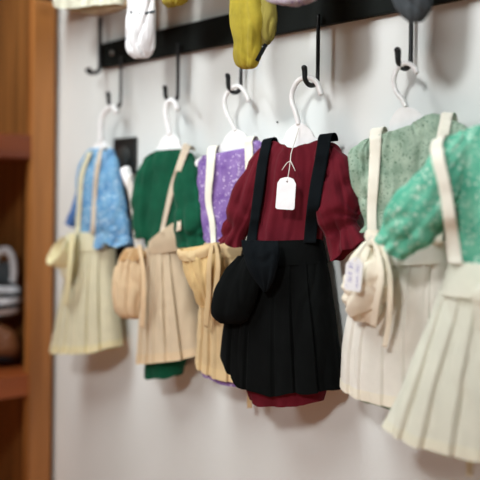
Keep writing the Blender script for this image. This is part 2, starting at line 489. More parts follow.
# black outlet plate on the wall, lengthened down to stand in for shade
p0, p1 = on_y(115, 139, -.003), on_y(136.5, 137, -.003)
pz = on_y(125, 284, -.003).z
plate = thing('outlet_plate', 'black electrical outlet plate on the wall behind the blue dress, its lower length standing in for shade', 'outlet', Vector(((p0.x + p1.x) / 2, -.003, pz)))
box('cover_and_shade', (p0.x, -.006, pz), (p1.x, -.0006, p1.z), M['plate'], plate, .0018)
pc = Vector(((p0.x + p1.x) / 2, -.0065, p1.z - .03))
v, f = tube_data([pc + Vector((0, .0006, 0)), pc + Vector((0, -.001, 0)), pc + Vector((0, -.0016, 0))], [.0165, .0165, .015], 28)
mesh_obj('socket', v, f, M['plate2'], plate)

# ------------------------------------------------------------------ hangers
PS = [10, 13, 14, 15, 14, 13]
PL = [Plane(a, p) for a, p in zip((A0, A1, A2, A3, A4, A5), PS)]
def hanger(pl, path, neck, label, mat, rad=.0028, tilt=0., arm=(.062, .034), arm_l=None, thick=.0035, fat=1., fat_l=None):
    """path: the curl of the hook in pixels, open end first; neck: pixel where the body begins"""
    nk = pl.uz(*neck)
    root = thing('clothes_hanger', label, 'hanger', pl.w(nk[0], nk[1], 0), 'white plastic hangers on the rack')
    pts = [pl.wp(*p) for p in path]
    tube('hanger_hook', pts, rad, mat, root, 10, 6)
    ca, sa = math.cos(tilt), math.sin(tilt)
    def half(al, ad, ft):
        return [(.003, .004), (.010, 0), (.0165, -.006), (.020, -.0135), (.024, -.0165), (al * .6, -.0165 - (ad - .0165) * .5), (al, -ad), (al + .0035, -ad - .004 * ft), (al + .001, -ad - .0095 * ft), (al - .006, -ad - .009 * ft),
                (al * .6, -.028 - (ad - .0165) * .45), (.016, -.028), (0, -.026)]
    right = half(*arm, fat); left = half(*(arm_l or arm), fat_l or fat)
    poly = right + [(-u, z) for u, z in reversed(left[:-1])]
    poly = [(nk[0] + u * ca - z * sa, nk[1] + u * sa + z * ca) for u, z in poly]
    prism('hanger_body', pl, poly, -thick / 2, thick / 2, mat, root, .0008)
    return root
hanger(PL[0], [(117, 113), (113, 107), (107, 110), (102, 119), (101, 130), (101, 142)], (101, 143), 'white hanger holding the blue sprigged dress', M['hanger'], arm=(.032, .04), rad=.0042)
hg = hanger(PL[1], [(178, 110), (175, 103), (171, 100), (167, 104), (166, 113), (168, 125), (170, 135)], (170, 136), 'white hanger holding the green dress, one arm end sticking out', M['hanger'], arm=(.04, .03), arm_l=(.045, .036), rad=.0038)
tube('arm_end', [PL[1].wp(150, 182, -.004), PL[1].wp(141, 190, -.003), PL[1].wp(133, 188, -.002), PL[1].wp(128, 178, 0), PL[1].wp(125, 169, 0), PL[1].wp(124.5, 167.5, 0)], [.004, .0055, .0075, .0082, .0075, .003], M['hanger'], hg, 14, 8)
hanger(PL[2], [(249, 101), (245, 92), (238, 86), (230, 90), (225, 99), (226, 111), (231, 121), (236, 131)], (236, 132), 'white hanger holding the purple sprigged dress', M['hanger_dim'])
hanger(PL[3], [(321, 95), (317, 83), (309, 77.5), (299, 80), (293, 90), (292, 101), (296, 113), (299, 125)], (299, 126), 'white hanger holding the burgundy dress with the blank tag', M['hanger'], rad=.0032, arm=(.06, .036), tilt=.02)
hanger(PL[4], [(417, 73), (414, 67), (406, 63), (398, 68), (394, 79), (396, 91), (402, 99), (406, 107)], (402, 111), 'white hanger holding the sage green dress', M['hanger_dim'], rad=.0026, tilt=.33, arm=(.045, .03))
hanger(PL[5], [(541, 60), (538, 50), (529, 44), (519, 48), (513, 60), (514, 75), (519, 90), (522, 102)], (522, 103), 'white hanger holding the mint green dress', M['hanger'])

# ------------------------------------------------------------------ helpers for one outfit
def dress_thing(pl, base_px, label): return thing('doll_dress', label, 'dress', pl.wp(*base_px), 'doll dresses on the rack')
def pina_thing(pl, base_px, label): return thing('pinafore_apron', label, 'apron', pl.wp(*base_px), 'pinafores over the dresses')
def bonnet_thing(pl, base_px, v, label, g='bonnets tied to the pinafores'): return thing('doll_bonnet', label, 'bonnet', pl.wp(base_px[0], base_px[1], v), g)
def skirt(pl, rows, mat, hem_mat, parent, reg, dsp, wr, seed, hem=.9):
    o = loft('skirt', pl, rows, mat, parent, seg=420, sub=12, e=.72, wr=wr, disp=dsp, reg=reg, seed=seed)
    loft('hem_band', pl, rows, hem_mat, parent, seg=420, sub=12, e=.72, wr=wr, disp=dsp, seed=seed, start=hem, off=.5)
    return o

# ================================================================== 1 blue
pl = PL[0]
d = dress_thing(pl, (92, 345), 'blue sprigged doll dress on the hanger nearest the wooden shelf unit')
loft('bodice', pl, [((91, 149), (110, 148), 6, 5, 0), ((84, 156), (115, 155), 10, 8, 0), ((78, 172), (119, 170), 13, 10, 0), ((76, 205), (117, 204), 15, 11, 0), ((78, 238), (110, 238), 15, 11, 0)],
     M['blue'], d, wr=(2.2, 70, 12), disp=gather(1.4, .6, 7), reg='blue', seed=1)
loft('skirt', pl, [((78, 240), (110, 240), 14, 10, 0), ((69, 300), (112, 300), 17, 12, 0), ((60, 344), (115, 341), 19, 13, 0)], M['blue'], d, wr=(1, 60, 8), seed=2)
loft('sleeve', pl, [((100, 151), (114, 151), 6, 6, 8), ((98, 170), (119, 168), 11, 9, 10), ((97, 200), (124, 200), 14, 10, 12), ((96, 224), (129, 226), 15, 11, 13), ((97, 235), (130, 235), 12, 10, 13), ((94, 247), (132, 243), 15, 11, 13, (0, 3, -2, 3, 0))],
     M['blue'], d, seg=100, wr=(3, 80, 20), disp=both(gather(1, 1.2, 6), edge_ruffle(.8, 2.2, 9)), reg='blue', seed=3)
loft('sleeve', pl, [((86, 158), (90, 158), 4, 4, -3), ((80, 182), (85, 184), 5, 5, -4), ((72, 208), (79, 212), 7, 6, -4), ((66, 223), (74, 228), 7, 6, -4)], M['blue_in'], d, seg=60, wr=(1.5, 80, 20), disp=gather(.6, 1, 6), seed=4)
a = pina_thing(pl, (88, 355), 'pale yellow pinafore with pleated skirt over the blue dress')
wr0 = (1.0, 55, 6)
rows = [((75, 249), (114, 249), 20, 15, 0), ((70, 275), (114, 276), 22, 17, 0), ((63, 310), (116, 310), 24, 18, 0), ((55, 350), (119, 346), 26, 20, 0, (0, 3, 4, 4, 0))]
skirt(pl, rows, M['cream_y'], M['cream_yh'], a, 'blue', pleats([(-.75, -.6), (-.4, -.3), (-.1, .05), (.3, .4), (.7, .75)], 5, flip=True), wr0, 5)
loft('waistband', pl, [((77, 232), (111, 232), 19, 13, 0), ((76, 241), (112, 241), 20.5, 14, 0), ((74.5, 250), (114, 251), 21.5, 16, 0)], M['cream_y'], a, wr=(.6, 40, 10), reg='blue', seed=6)
ribbon('strap', pl, [((86, 156), (91, 155)), ((79, 175), (84, 175)), ((77, 205), (81.5, 205)), ((75, 234), (80, 234))], M['cream_y'], a, 'blue', over=14)
ribbon('strap', pl, [((98, 153), (102, 152)), ((94, 175), (98.5, 175)), ((92, 205), (96, 205)), ((90, 234), (95, 234))], M['strap_b'], a, 'blue', over=14)
b = bonnet_thing(pl, (64, 281), .03, 'pale yellow bonnet with flared brim hanging beside the blue dress')
loft('crown', pl, [((68, 233), (77, 234), 4, 4, 26), ((64, 243), (78, 244), 8, 8, 26), ((62, 258), (77, 258), 11, 9, 26), ((62, 272), (75, 272), 10, 8, 26), ((66, 284), (72, 283), 4, 4, 26)], M['cream_y'], b, seg=80, wr=(2, 70, 25), disp=gather(1.4, .6, 6), cap1=True, cap0=True, seed=7)
cup('brim', pl, [(70, 259, 28, 2, -10, 0, -3, -1, -8), (66, 257, 31, 4, -12, 0, -5, -2, -10), (61, 254, 34, 7, -12.5, 0, -6.5, -4, -12), (57.5, 251.5, 37, 9, -12.5, 0, -7.5, -5, -12), (56, 250.5, 38, 9.6, -12.8, 0, -8, -5.4, -12)], M['cream_yh'], b, rip=.06, seed=2)
ribbon('tie', pl, [((71, 233), (75, 234)), ((68, 262), (72, 263)), ((66, 285), (70, 287)), ((63, 305), (67, 306))], M['cream_yh'], b, vs_list=[36, 43, 41, 36])

# ================================================================== 2 green
pl = PL[1]
d = dress_thing(pl, (164, 378), 'dark green doll dress with hem showing below a beige pinafore')
loft('bodice', pl, [((156, 151), (184, 149), 6, 5, 0), ((150, 155), (190, 154), 10, 8, 0), ((141, 170), (196, 170), 14, 10, 0), ((140, 205), (196, 205), 16, 11, 0), ((146, 245), (190, 244), 17, 12, 0)],
     M['green'], d, wr=(2, 35, 12), disp=gather(1.6, .6, 5, 1), reg='green', seed=11)
loft('skirt', pl, [((149, 242), (186, 240), 15, 12, 0), ((146, 300), (190, 300), 18, 14, 0), ((146, 350), (186, 350), 18, 14, 0), ((147, 375), (182, 374), 18, 14, 0, (0, 3, 2, 3, 0))], M['green'], d, wr=(2.5, 60, 8), disp=edge_ruffle(.4, 1.6, 7), seed=12)
loft('sleeve', pl, [((182, 151), (192, 153), 7, 6, 4), ((178, 172), (202, 176), 14, 10, 13), ((176, 200), (207, 206), 16, 12, 23), ((176, 226), (209, 230), 15, 12, 28), ((177, 237), (208, 238), 12, 11, 28), ((176, 247), (210, 248), 14, 12, 28, (0, 2, -1, 2, 0))],
     M['green'], d, seg=100, wr=(3.0, 34, 26), disp=both(gather(.8, 1.0, 4), edge_ruffle(.82, 2, 9)), reg='green', seed=13)
loft('sleeve', pl, [((151, 154), (160, 153), 7, 6, 2), ((139, 172), (158, 173), 13, 10, 4), ((133.5, 200), (157, 200), 15, 11, 5), ((134, 222), (155, 224), 14, 11, 5), ((138, 238), (154, 238), 12, 10, 5)],
     M['green'], d, seg=90, wr=(2.6, 32, 22), disp=gather(.8, 1.0, 4), reg='green', seed=14)
a = pina_thing(pl, (172, 362), 'beige pinafore with slanted waistband over the dark green dress')
rows = [((149, 248), (185, 244), 20, 15, 0), ((147, 275), (190, 274), 23, 17, 0), ((145, 310), (197, 310), 26, 19, 0), ((142, 361), (206, 354), 29, 21, 0, (0, 2, 2, 2, 0))]
skirt(pl, rows, M['cream_b'], M['cream_bh'], a, 'green', pleats([(-.7, -.65), (-.45, -.4), (-.15, -.15), (.25, .2), (.6, .65)], 5.5, flip=True), (1.2, 55, 6), 15)
loft('waistband', pl, [((150, 243), (182, 219), 12, 8, 16), ((149.5, 248), (185, 234), 12, 12, 15), ((149, 255), (188, 250), 14, 18, 9)], M['cream_b'], a, wr=(.8, 40, 10), reg='green', seed=16)
ribbon('strap', pl, [((182, 148), (189, 151)), ((178, 160), (184, 163)), ((170, 185), (175.5, 187)), ((164, 212), (168.5, 213)), ((159.5, 233), (164, 233))], M['strap_b'], a, 'green', over=14)
ribbon('strap', pl, [((177, 216), (180, 217)), ((177, 222), (181, 223)), ((176, 232), (181, 230))], M['strap_b'], a, 'green', lift=2.5)
ribbon('strap', pl, [((125, 181), (131, 178)), ((129, 198), (136, 197)), ((132, 222), (139, 222)), ((135, 252), (142, 252))], M['strap_gr'], a, vs_list=[6, 9, 11, 13], over=12, label='greyish white strap slipped off the shoulder')
b = bonnet_thing(pl, (130, 318), .02, 'tan gathered bonnet hanging between the blue and green outfits')
loft('crown', pl, [((129, 248), (141, 247), 5, 5, 20), ((122, 259), (144, 258), 11, 9, 20), ((117, 275), (145, 275), 16, 11, 20), ((115, 295), (145, 296), 17, 12, 20), ((117, 312), (142, 314), 12, 9, 20), ((124, 318), (138, 319), 4, 4, 20)], M['bon_tan'], b, seg=120, wr=(2.2, 60, 14), disp=gather(3.2, 1, 6), cap1=True, cap0=True, seed=17)
loft('brim', pl, [((128, 249), (142, 248), 7, 6, 20), ((125, 254), (145, 253), 13, 9, 20), ((124, 259), (146, 259), 15, 10, 20, (0, 2, -1, 2, 0))], M['bon_line'], b, seg=140, wr=(2.4, 90, 30), disp=gather(2.4, 3.4, 12, 2), seed=18)
ribbon('tie', pl, [((137, 245), (141, 245)), ((141, 270), (145, 271)), ((141, 300), (146, 302)), ((140, 326), (144, 329))], M['bon_tan'], b, vs_list=[30, 40, 40, 34])

# ================================================================== 3 purple
pl = PL[2]
d = dress_thing(pl, (232, 388), 'purple sprigged doll dress hanging between the green and burgundy dresses')
loft('bodice', pl, [((216, 158), (250, 152), 6, 5, 0), ((206, 157), (257, 147), 10, 8, 0), ((201, 170), (262, 162), 13, 10, 0), ((201, 205), (258, 205), 14, 11, 0), ((207, 248), (252, 246), 14, 11, 0)],
     M['purple'], d, wr=(2, 70, 10), disp=gather(1.8, .9, 8, 2), reg='purple', seed=21)
loft('skirt', pl, [((207, 246), (253, 244), 14, 11, 0), ((204, 310), (253, 310), 16, 13, 0), ((200, 366), (258, 375), 17, 14, 0, (0, 8, 12, 12, 0))], M['purple'], d, wr=(1, 60, 8), disp=edge_ruffle(.5, 1, 8), seed=22)
loft('sleeve', pl, [((248, 143), (258, 140), 6, 6, 1), ((250, 150), (267, 148), 10, 8, -2), ((250, 180), (266, 182), 9, 7, -7), ((248, 212), (262, 215), 8, 7, -8), ((249, 226), (263, 230), 8, 7, -8)], M['purple'], d, seg=90, wr=(2, 70, 20), disp=gather(1, 1.3, 6), reg='purple', seed=23)
loft('sleeve', pl, [((204, 156), (214, 155), 7, 6, 1), ((199, 166), (216, 168), 9, 8, -2), ((199, 195), (217, 196), 8, 7, -5), ((201, 222), (217, 224), 8, 7, -5), ((203, 240), (218, 242), 8, 7, -5)], M['purple'], d, seg=90, wr=(2, 70, 20), disp=gather(1, 1.3, 6), reg='purple', seed=24)
a = pina_thing(pl, (232, 380), 'tan cream pinafore with purple hem peeking out below')
rows = [((206, 254), (254, 252), 18, 14, 0), ((204, 285), (254, 285), 20, 16, 0), ((202, 320), (256, 322), 21, 17, 0), ((199, 361), (260, 370), 22, 18, 0, (0, 8, 12, 12, 0))]
skirt(pl, rows, M['cream_t'], M['cream_th'], a, 'purple', pleats([(-.7, -.65), (-.4, -.35), (-.1, -.1), (.3, .3), (.7, .7)], 4, flip=True), (1, 55, 6), 25)
loft('waistband', pl, [((206, 243), (254, 240), 18, 13, 0), ((206, 250), (255, 248), 18.8, 14, 0), ((205, 258), (255, 256), 19.5, 15, 0)], M['cream_t'], a, wr=(.6, 40, 10), reg='purple', seed=26)
ribbon('strap', pl, [((207, 152), (216, 151)), ((206, 172), (214, 172)), ((205, 200), (211.5, 200)), ((209, 222), (215, 222)), ((211, 246), (216, 246))], M['strap_w'], a, 'purple', over=16)
ribbon('strap', pl, [((244, 143), (252.5, 142)), ((245, 160), (253, 160)), ((245, 200), (252, 200)), ((244, 244), (251, 244))], M['strap_w'], a, 'purple', over=16)
ribbon('tie', pl, [((247, 370), (254, 372)), ((247, 390), (252, 391)), ((247, 408), (252, 408))], M['cream_t'], a, vs_list=[-4, -4, -4])
b = bonnet_thing(pl, (205, 308), .035, 'golden tan bonnet drooping below the green sleeve')
loft('crown', pl, [((182, 249), (218, 243), 10, 8, 36), ((184, 262), (224, 258), 14, 10, 36), ((188, 278), (224, 276), 15, 10, 36), ((194, 294), (219, 293), 11, 8, 36), ((202, 308), (212, 307), 4, 3, 36)], M['bon_gold'], b, seg=140, wr=(2.5, 80, 20), disp=gather(2.6, 2, 9, 1), cap1=True, seed=27)
loft('brim', pl, [((180, 248), (218, 242), 13, 9, 36, (0, 4, 5, 2, 0)), ((179, 252), (219, 246), 16, 11, 36, (0, 4, 6, 3, 0)), ((181, 258), (218, 253), 15, 10, 36, (0, 4, 5, 3, 0))], M['cream_t'], b, seg=100, wr=(1.5, 60, 30), seed=28)
ribbon('tie', pl, [((210, 243), (214, 243)), ((207, 265), (211.5, 266)), ((206, 295), (211, 297)), ((203, 326), (208, 328))], M['cream_t'], b, vs_list=[50, 54, 48, 40])
ribbon('tie', pl, [((214, 243), (217, 243)), ((216, 265), (220.5, 265)), ((213, 290), (218, 292)), ((210, 318), (214.5, 320))], M['cream_t'], b, vs_list=[50, 53, 49, 40])

# ================================================================== 4 burgundy
pl = PL[3]
d = dress_thing(pl, (288, 405), 'burgundy doll dress with puffed sleeves under a black pinafore')
loft('bodice', pl, [((281, 150), (315, 149), 6, 5, 0, (0, 2, 4, 2, 0)), ((273, 141), (322, 140), 10, 7, 0, (0, 4, 8, 4, 0)), ((266, 150), (329, 149), 13, 9, 0, (0, 0, 2, 0, 0)), ((259, 168), (333, 167), 16, 11, 0), ((255, 200), (331, 200), 17, 12, 0), ((247, 247), (322, 246), 18, 13, 0)],
     M['burg'], d, seg=200, wr=(2.6, 30, 8), disp=gather(2.8, 2.2, 5, .5), reg='burg', seed=31)
loft('skirt', pl, [((246, 243), (322, 242), 16, 12, 0), ((240, 300), (328, 300), 21, 16, 0), ((240, 355), (332, 360), 24, 18, 0), ((252, 396), (323, 400), 24, 18, 0, (0, 6, 5, 4, 0))], M['burg'], d, wr=(2, 50, 8), disp=edge_ruffle(.5, 1.5, 8), seed=32)
loft('sleeve', pl, [((320, 143), (332, 142), 8, 7, 2), ((318, 157), (347, 154), 15, 9, 4), ((316, 180), (357, 178), 19, 10, 7), ((317, 203), (364, 198), 22, 11, 9), ((323, 222), (361, 212), 19, 11, 10), ((327, 236), (356, 222), 11, 9, 10), ((328, 243), (361, 227), 14, 11, 10), ((328, 263), (370, 239), 19, 12, 11, (0, 3, -1, 2, 0))],
     M['burg'], d, seg=130, wr=(4.8, 26, 30), disp=both(gather(1.4, 1.4, 5), edge_ruffle(.75, 2.6, 10)), reg='burg', seed=33)
loft('sleeve', pl, [((262, 147), (273, 145), 7, 6, 2), ((247, 164), (270, 168), 14, 10, 4), ((237, 187), (265, 196), 17, 11, 6), ((229, 212), (255, 222), 16, 11, 7), ((224, 230), (246, 236), 13, 10, 7), ((220, 240), (244, 247), 15, 11, 7, (0, 2, -1, 2, 0))],
     M['burg'], d, seg=120, wr=(3.8, 26, 26), disp=both(gather(.8, 1.0, 4), edge_ruffle(.82, 2, 10)), reg='burg', seed=34)
a = pina_thing(pl, (290, 396), 'black pinafore with wide bow at the waist over the burgundy dress')
rows = [((241, 264), (326, 260), 22, 17, 0), ((233, 295), (331, 295), 26, 20, 0), ((228, 325), (336, 330), 29, 22, 0), ((225, 352), (342, 389), 31, 23, 0, (0, 24, 22, 10, 0))]
loft('skirt', pl, rows, M['black'], a, seg=440, sub=14, e=.72, wr=(1.4, 45, 6), disp=pleats([(-.75, -.7), (-.35, -.4), (.1, .1), (.42, .45), (.75, .8)], 3.5, flip=True), reg='burgp', seed=35)
loft('waistband', pl, [((246, 241), (322, 239), 21, 15, 0), ((244, 250), (324, 248), 22.5, 16, 0), ((240, 267), (327, 263), 24, 18, 0)], M['black'], a, seg=140, wr=(.7, 40, 10), reg='burg', seed=36)
ribbon('strap', pl, [((261, 146), (271, 144)), ((257, 165), (267, 165)), ((253, 195), (263, 195)), ((250, 220), (259, 220)), ((246, 243), (256, 243))], M['black2'], a, 'burg', over=18)
ribbon('strap', pl, [((317.5, 141.5), (331, 140)), ((315, 158), (328, 158)), ((310, 185), (323, 185)), ((306, 215), (318.5, 215)), ((303.5, 243), (316, 243))], M['black2'], a, 'burg', over=18)
bw = loft('bow', pl, [((236, 256), (262, 254), 6, 5, 32), ((226, 270), (262, 272), 12, 9, 33), ((217, 292), (257, 296), 16, 11, 34), ((214, 313), (249, 317), 14, 10, 34), ((221, 323), (241, 324), 5, 4, 33)], M['black'], a, seg=100, wr=(2.0, 36, 18), disp=gather(1.2, .8, 3), cap0=True, cap1=True, seed=37)
loft('tail', pl, [((242, 240), (278, 241), 4, 3, 38), ((244, 252), (280, 253), 7, 4, 42), ((250, 270), (277, 271), 6, 4, 44), ((259, 285), (271, 286), 4, 3, 42), ((263, 292), (267, 292), 2, 2, 40)], M['black2'], bw, seg=80, wr=(2, 50, 20), disp=gather(1, 1, 4), cap0=True, cap1=True, seed=38)

def price_tag(pl, poly, hole, v, label, base):
    root = thing('price_tag', label, 'tag', pl.wp(base[0], base[1], v))
    pts = [pl.uz(*p, v) for p in poly]; hc = pl.uz(*hole, v); hr = .0011
    # card with a real hole: ring of the outline bridged to a circle
    n = 60; out = []; per = []
    tot = 0; seg = []
    for i in range(len(pts)):
        a_, b_ = Vector(pts[i]), Vector(pts[(i + 1) % len(pts)]); seg.append((a_, b_, (b_ - a_).length)); tot += seg[-1][2]
    loop = []
    for a_, b_, l_ in seg:
        k = max(1, round(n * l_ / tot))
        loop += [a_.lerp(b_, j / k) for j in range(k)]
    loop.sort(key=lambda p: math.atan2(p.y - hc[1], p.x - hc[0]))
    N = len(loop); vs = []
    for side in (v + .0003, v - .0003):
        for p in loop: vs.append(pl.w(p.x, p.y, side))
        for p in loop:
            an = math.atan2(p.y - hc[1], p.x - hc[0]); vs.append(pl.w(hc[0] + hr * math.cos(an), hc[1] + hr * math.sin(an), side))
    fs = []
    for i in range(N):
        j = (i + 1) % N
        fs += [(i, j, N + j, N + i), (2 * N + i, 3 * N + i, 3 * N + j, 2 * N + j), (i, 2 * N + i, 2 * N + j, j), (N + i, N + j, 3 * N + j, 3 * N + i)]
    mesh_obj('card', vs, fs, M['paper'], root, smooth=False)
    return root
tv = .038
tg = price_tag(pl, [(280.5, 178.5), (284, 177.5), (287, 177), (290, 177.5), (293.5, 179), (296, 184), (294.5, 208.5), (293, 210), (277, 209), (275.5, 207.5), (277.5, 183)], (287.2, 181.5), tv,
               'blank white price tag tied to the burgundy dress', (285, 210))
def P3(px, py, v): return pl.wp(px, py, v)
tube('string', [P3(299, 128, .004), P3(296, 138, .012), P3(291.5, 152, .024), P3(290.3, 161, .03), P3(289, 171, .036), P3(287.2, 181.5, .0385)], .00055, M['string'], tg, 6, 6)
tube('string', [P3(290.3, 161, .031), P3(287, 163, .034), P3(284, 167, .035), P3(282, 170, .034)], .0005, M['string'], tg, 6, 6)
tube('string', [P3(290.3, 160, .031), P3(292, 164, .034), P3(294, 168, .035), P3(295.3, 171, .034)], .0005, M['string'], tg, 6, 6)

# ================================================================== 5 sage
pl = PL[4]
d = dress_thing(pl, (410, 408), 'sage green dotted doll dress with gathered neck beside the mint dress')
loft('bodice', pl, [((391, 143), (424, 124), 6, 5, 0), ((384, 137), (430, 114), 9, 7, 0, (0, 2, 4, 2, 0)), ((372, 140), (446, 119), 13, 9, 0), ((362, 156), (462, 140), 16, 10, 0), ((364, 200), (462, 190), 17, 11, 0), ((372, 252), (458, 248), 18, 12, 0)],
     M['sage'], d, seg=200, wr=(2.2, 55, 9), disp=gather(4.6, 2.2, 9, 1.5, 1.6), reg='sage', seed=41)
loft('skirt', pl, [((370, 248), (458, 244), 16, 12, 0), ((356, 320), (464, 320), 22, 16, 0), ((350, 389), (468, 400), 25, 19, 0, (0, 8, 12, 9, 0))], M['sage'], d, wr=(1, 50, 8), seed=42)
loft('sleeve', pl, [((366, 140), (376, 137), 7, 6, 2), ((353, 151), (378, 152), 14, 10, 4), ((353, 175), (380, 178), 16, 10, 5), ((358, 202), (381, 205), 14, 10, 5), ((364, 221), (381, 222), 11, 9, 5), ((362, 232), (382, 233), 13, 9, 5)], M['sage'], d, seg=110, wr=(3, 50, 22), disp=both(gather(1, 1.4, 6), edge_ruffle(.82, 2, 10)), reg='sage', seed=43)
loft('sleeve', pl, [((440, 119), (456, 121), 7, 6, 1), ((444, 132), (476, 134), 13, 9, 0), ((446, 160), (482, 165), 14, 9, -2), ((444, 200), (478, 206), 13, 9, -4), ((446, 222), (476, 228), 12, 9, -4)], M['sage'], d, seg=110, wr=(3, 50, 22), disp=gather(1, 1.4, 6), reg='sage', seed=44)
a = pina_thing(pl, (405, 405), 'ivory pinafore over the sage dress, half hidden by the mint outfit')
rows = [((368, 262), (458, 258), 22, 16, 0), ((354, 300), (462, 300), 26, 19, 0), ((346, 340), (466, 342), 29, 21, 0), ((344, 384), (472, 396), 31, 23, 0, (0, 9, 12, 9, 0))]
skirt(pl, rows, M['cream_w'], M['cream_wh'], a, 'sage', pleats([(-.75, -.75), (-.45, -.55), (-.1, -.15), (.2, .2), (.6, .6)], 2.4, flip=True), (1.2, 50, 6), 45)
loft('waistband', pl, [((373, 244), (458, 240), 20, 14, 0), ((371, 254), (459, 250), 21.5, 15, 0), ((367, 266), (460, 262), 23.5, 17, 0)], M['cream_w'], a, seg=140, wr=(.7, 40, 10), reg='sage', seed=46)
ribbon('strap', pl, [((369.5, 136), (381.5, 134.5)), ((369.5, 155), (380.5, 155)), ((368, 185), (378.5, 185)), ((367, 215), (376.5, 215)), ((368, 245), (378, 247))], M['strap_w'], a, 'sage', over=18)
ribbon('strap', pl, [((440, 120), (451.5, 121)), ((437, 135), (449, 136)), ((434, 165), (445, 165)), ((432, 245), (443, 245))], M['strap_w'], a, 'sage', over=18)
b = bonnet_thing(pl, (365, 326), .035, 'ivory bonnet with long ties hanging on the sage outfit strap')
loft('crown', pl, [((368, 238), (379, 238), 5, 5, 34), ((357, 252), (383, 249), 11, 8, 37), ((346, 270), (386, 266), 16, 10, 38), ((342, 288), (387, 286), 18, 11, 38), ((345, 306), (383, 308), 15, 10, 37), ((353, 320), (373, 324), 6, 5, 36)], M['bon_iv'], b, seg=160, wr=(5, 30, 26), disp=gather(1.6, 1.2, 4), cap0=True, cap1=True, reg='bon5', seed=47)
loft('brim', pl, [((366, 262), (386, 256), 9, 6, 47), ((352, 288), (388, 275), 9, 6, 52), ((346, 306), (389, 292), 8, 5, 50), ((350, 318), (386, 304), 5, 4, 47)], M['bon_iv'], b, seg=100, wr=(3.6, 30, 26), cap0=True, cap1=True, seed=48)
ribbon('tie', pl, [((374, 236), (380, 236)), ((381, 258), (388, 256)), ((387, 285), (393, 285)), ((386, 320), (391.5, 321)), ((382, 346), (387, 348))], M['bon_iv'], b, vs_list=[42, 50, 54, 48, 42])
ribbon('tie', pl, [((371, 238), (376, 238)), ((378, 270), (384, 272)), ((374, 300), (380, 303)), ((370, 325), (376, 328))], M['bon_iv'], b, vs_list=[44, 64, 62, 50])
loft('knot', pl, [((366, 230), (379, 230), 4, 4, 38), ((365, 237), (381, 237), 6, 5, 39), ((367, 245), (380, 245), 5, 4, 40)], M['bon_iv'], b, seg=50, wr=(1, 80, 60), cap0=True, cap1=True, seed=49)
tv = .068
tg = price_tag(pl, [(348.5, 261), (352.5, 258), (355.2, 256.8), (358.5, 257.5), (363, 264), (361, 290), (359.5, 292), (345.5, 289.8), (344.2, 288), (346, 264)], (355, 260.2), tv,
               'handwritten white price tag on the ivory bonnet', (352, 292))
tube('string', [P3(372, 236, .05), P3(366, 243, .06), P3(360, 251, .067), P3(355, 260.2, .0685)], .0005, M['string'], tg, 6, 6)
def writing(px, py, txt, size, rot):
    cu = bpy.data.curves.new('handwriting', 'FONT'); cu.body = txt; cu.size = size; cu.align_x = 'LEFT'; cu.extrude = .00008; cu.shear = .3; cu.offset = -.00002
    tmp = bpy.data.objects.new('handwriting', cu); C.objects.link(tmp); bpy.context.view_layer.update()
    me = bpy.data.meshes.new_from_object(tmp.evaluated_get(bpy.context.evaluated_depsgraph_get())); bpy.data.objects.remove(tmp)
    me.materials.clear(); me.materials.append(M['ink'])
    o = bpy.data.objects.new('handwriting', me); C.objects.link(o)
    p = pl.wp(px, py, tv + .0005); o.parent = tg; o.location = p - tg.location
    ax = pl.U * math.cos(rot) + upv * math.sin(rot); ay = -pl.U * math.sin(rot) + upv * math.cos(rot)
    o.rotation_euler = Matrix((ax, ay, pl.N)).transposed().to_euler()
writing(351.2, 283, 'Sk.8  $1', .0062, math.radians(86))
writing(357.8, 288.3, 'nnom 10ct', .0052, math.radians(87))
writing(347, 287, '::', .004, math.radians(86))

# ================================================================== 6 mint
pl = PL[5]
d = dress_thing(pl, (505, 462), 'mint green sprigged doll dress, the nearest at the right end')
loft('bodice', pl, [((490, 132), (548, 124), 7, 6, 0), ((478, 126), (560, 116), 11, 8, 0), ((464, 134), (578, 128), 15, 10, 0), ((450, 160), (586, 155), 19, 12, 0), ((447, 215), (584, 215), 20, 13, 0), ((450, 272), (574, 274), 21, 14, 0)],
     M['mint'], d, seg=220, wr=(2.6, 50, 8), disp=gather(2, 1.8, 9, .7), reg='mint', seed=51)
loft('skirt', pl, [((449, 268), (572, 272), 19, 14, 0), ((425, 350), (588, 356), 26, 18, 0), ((404, 424), (600, 440), 30, 22, 0, (0, 14, 20, 14, 0))], M['mint'], d, wr=(1, 50, 8), seed=52)
# the near sleeve swings out to the left, towards the room
loft('sleeve', pl, [((462, 131), (480, 150), 10, 8, 3), ((447, 139), (470, 182), 17, 11, 7), ((429, 158), (456, 212), 21, 12, 11), ((407, 183), (443, 231), 22, 13, 14), ((388, 211), (428, 246), 19, 12, 16), ((381, 224), (417, 252), 15, 11, 16), ((377, 234), (404, 261), 17, 12, 16, (0, 2, -1, 2, 0))],
     M['mint'], d, seg=130, wr=(3.2, 34, 30), disp=both(gather(.6, 1.3, 5), edge_ruffle(.85, 2.0, 8)), reg='mint', seed=53)
loft('sleeve', pl, [((566, 124), (580, 126), 9, 7, 2), ((570, 148), (604, 150), 15, 9, 2), ((576, 195), (622, 195), 18, 10, 0), ((586, 235), (628, 228), 14, 9, -2), ((588, 256), (634, 248), 16, 10, -2)], M['mint'], d, seg=110, wr=(3, 45, 22), disp=gather(1, 1.5, 6), reg='mint', seed=54)
a = pina_thing(pl, (500, 458), 'off-white pinafore with wide waistband over the mint dress')
rows = [((442, 289), (580, 299), 25, 18, 0), ((425, 335), (588, 345), 29, 21, 0), ((407, 380), (598, 392), 33, 24, 0), ((387, 423), (608, 442), 36, 26, 0, (0, 14, 20, 14, 0))]
skirt(pl, rows, M['cream_m'], M['cream_mh'], a, 'mint', pleats([(-.82, -.72), (-.55, -.5), (-.28, -.2), (.1, .1), (.45, .5), (.75, .8)], 3.8, flip=True), (1.2, 45, 5), 55)
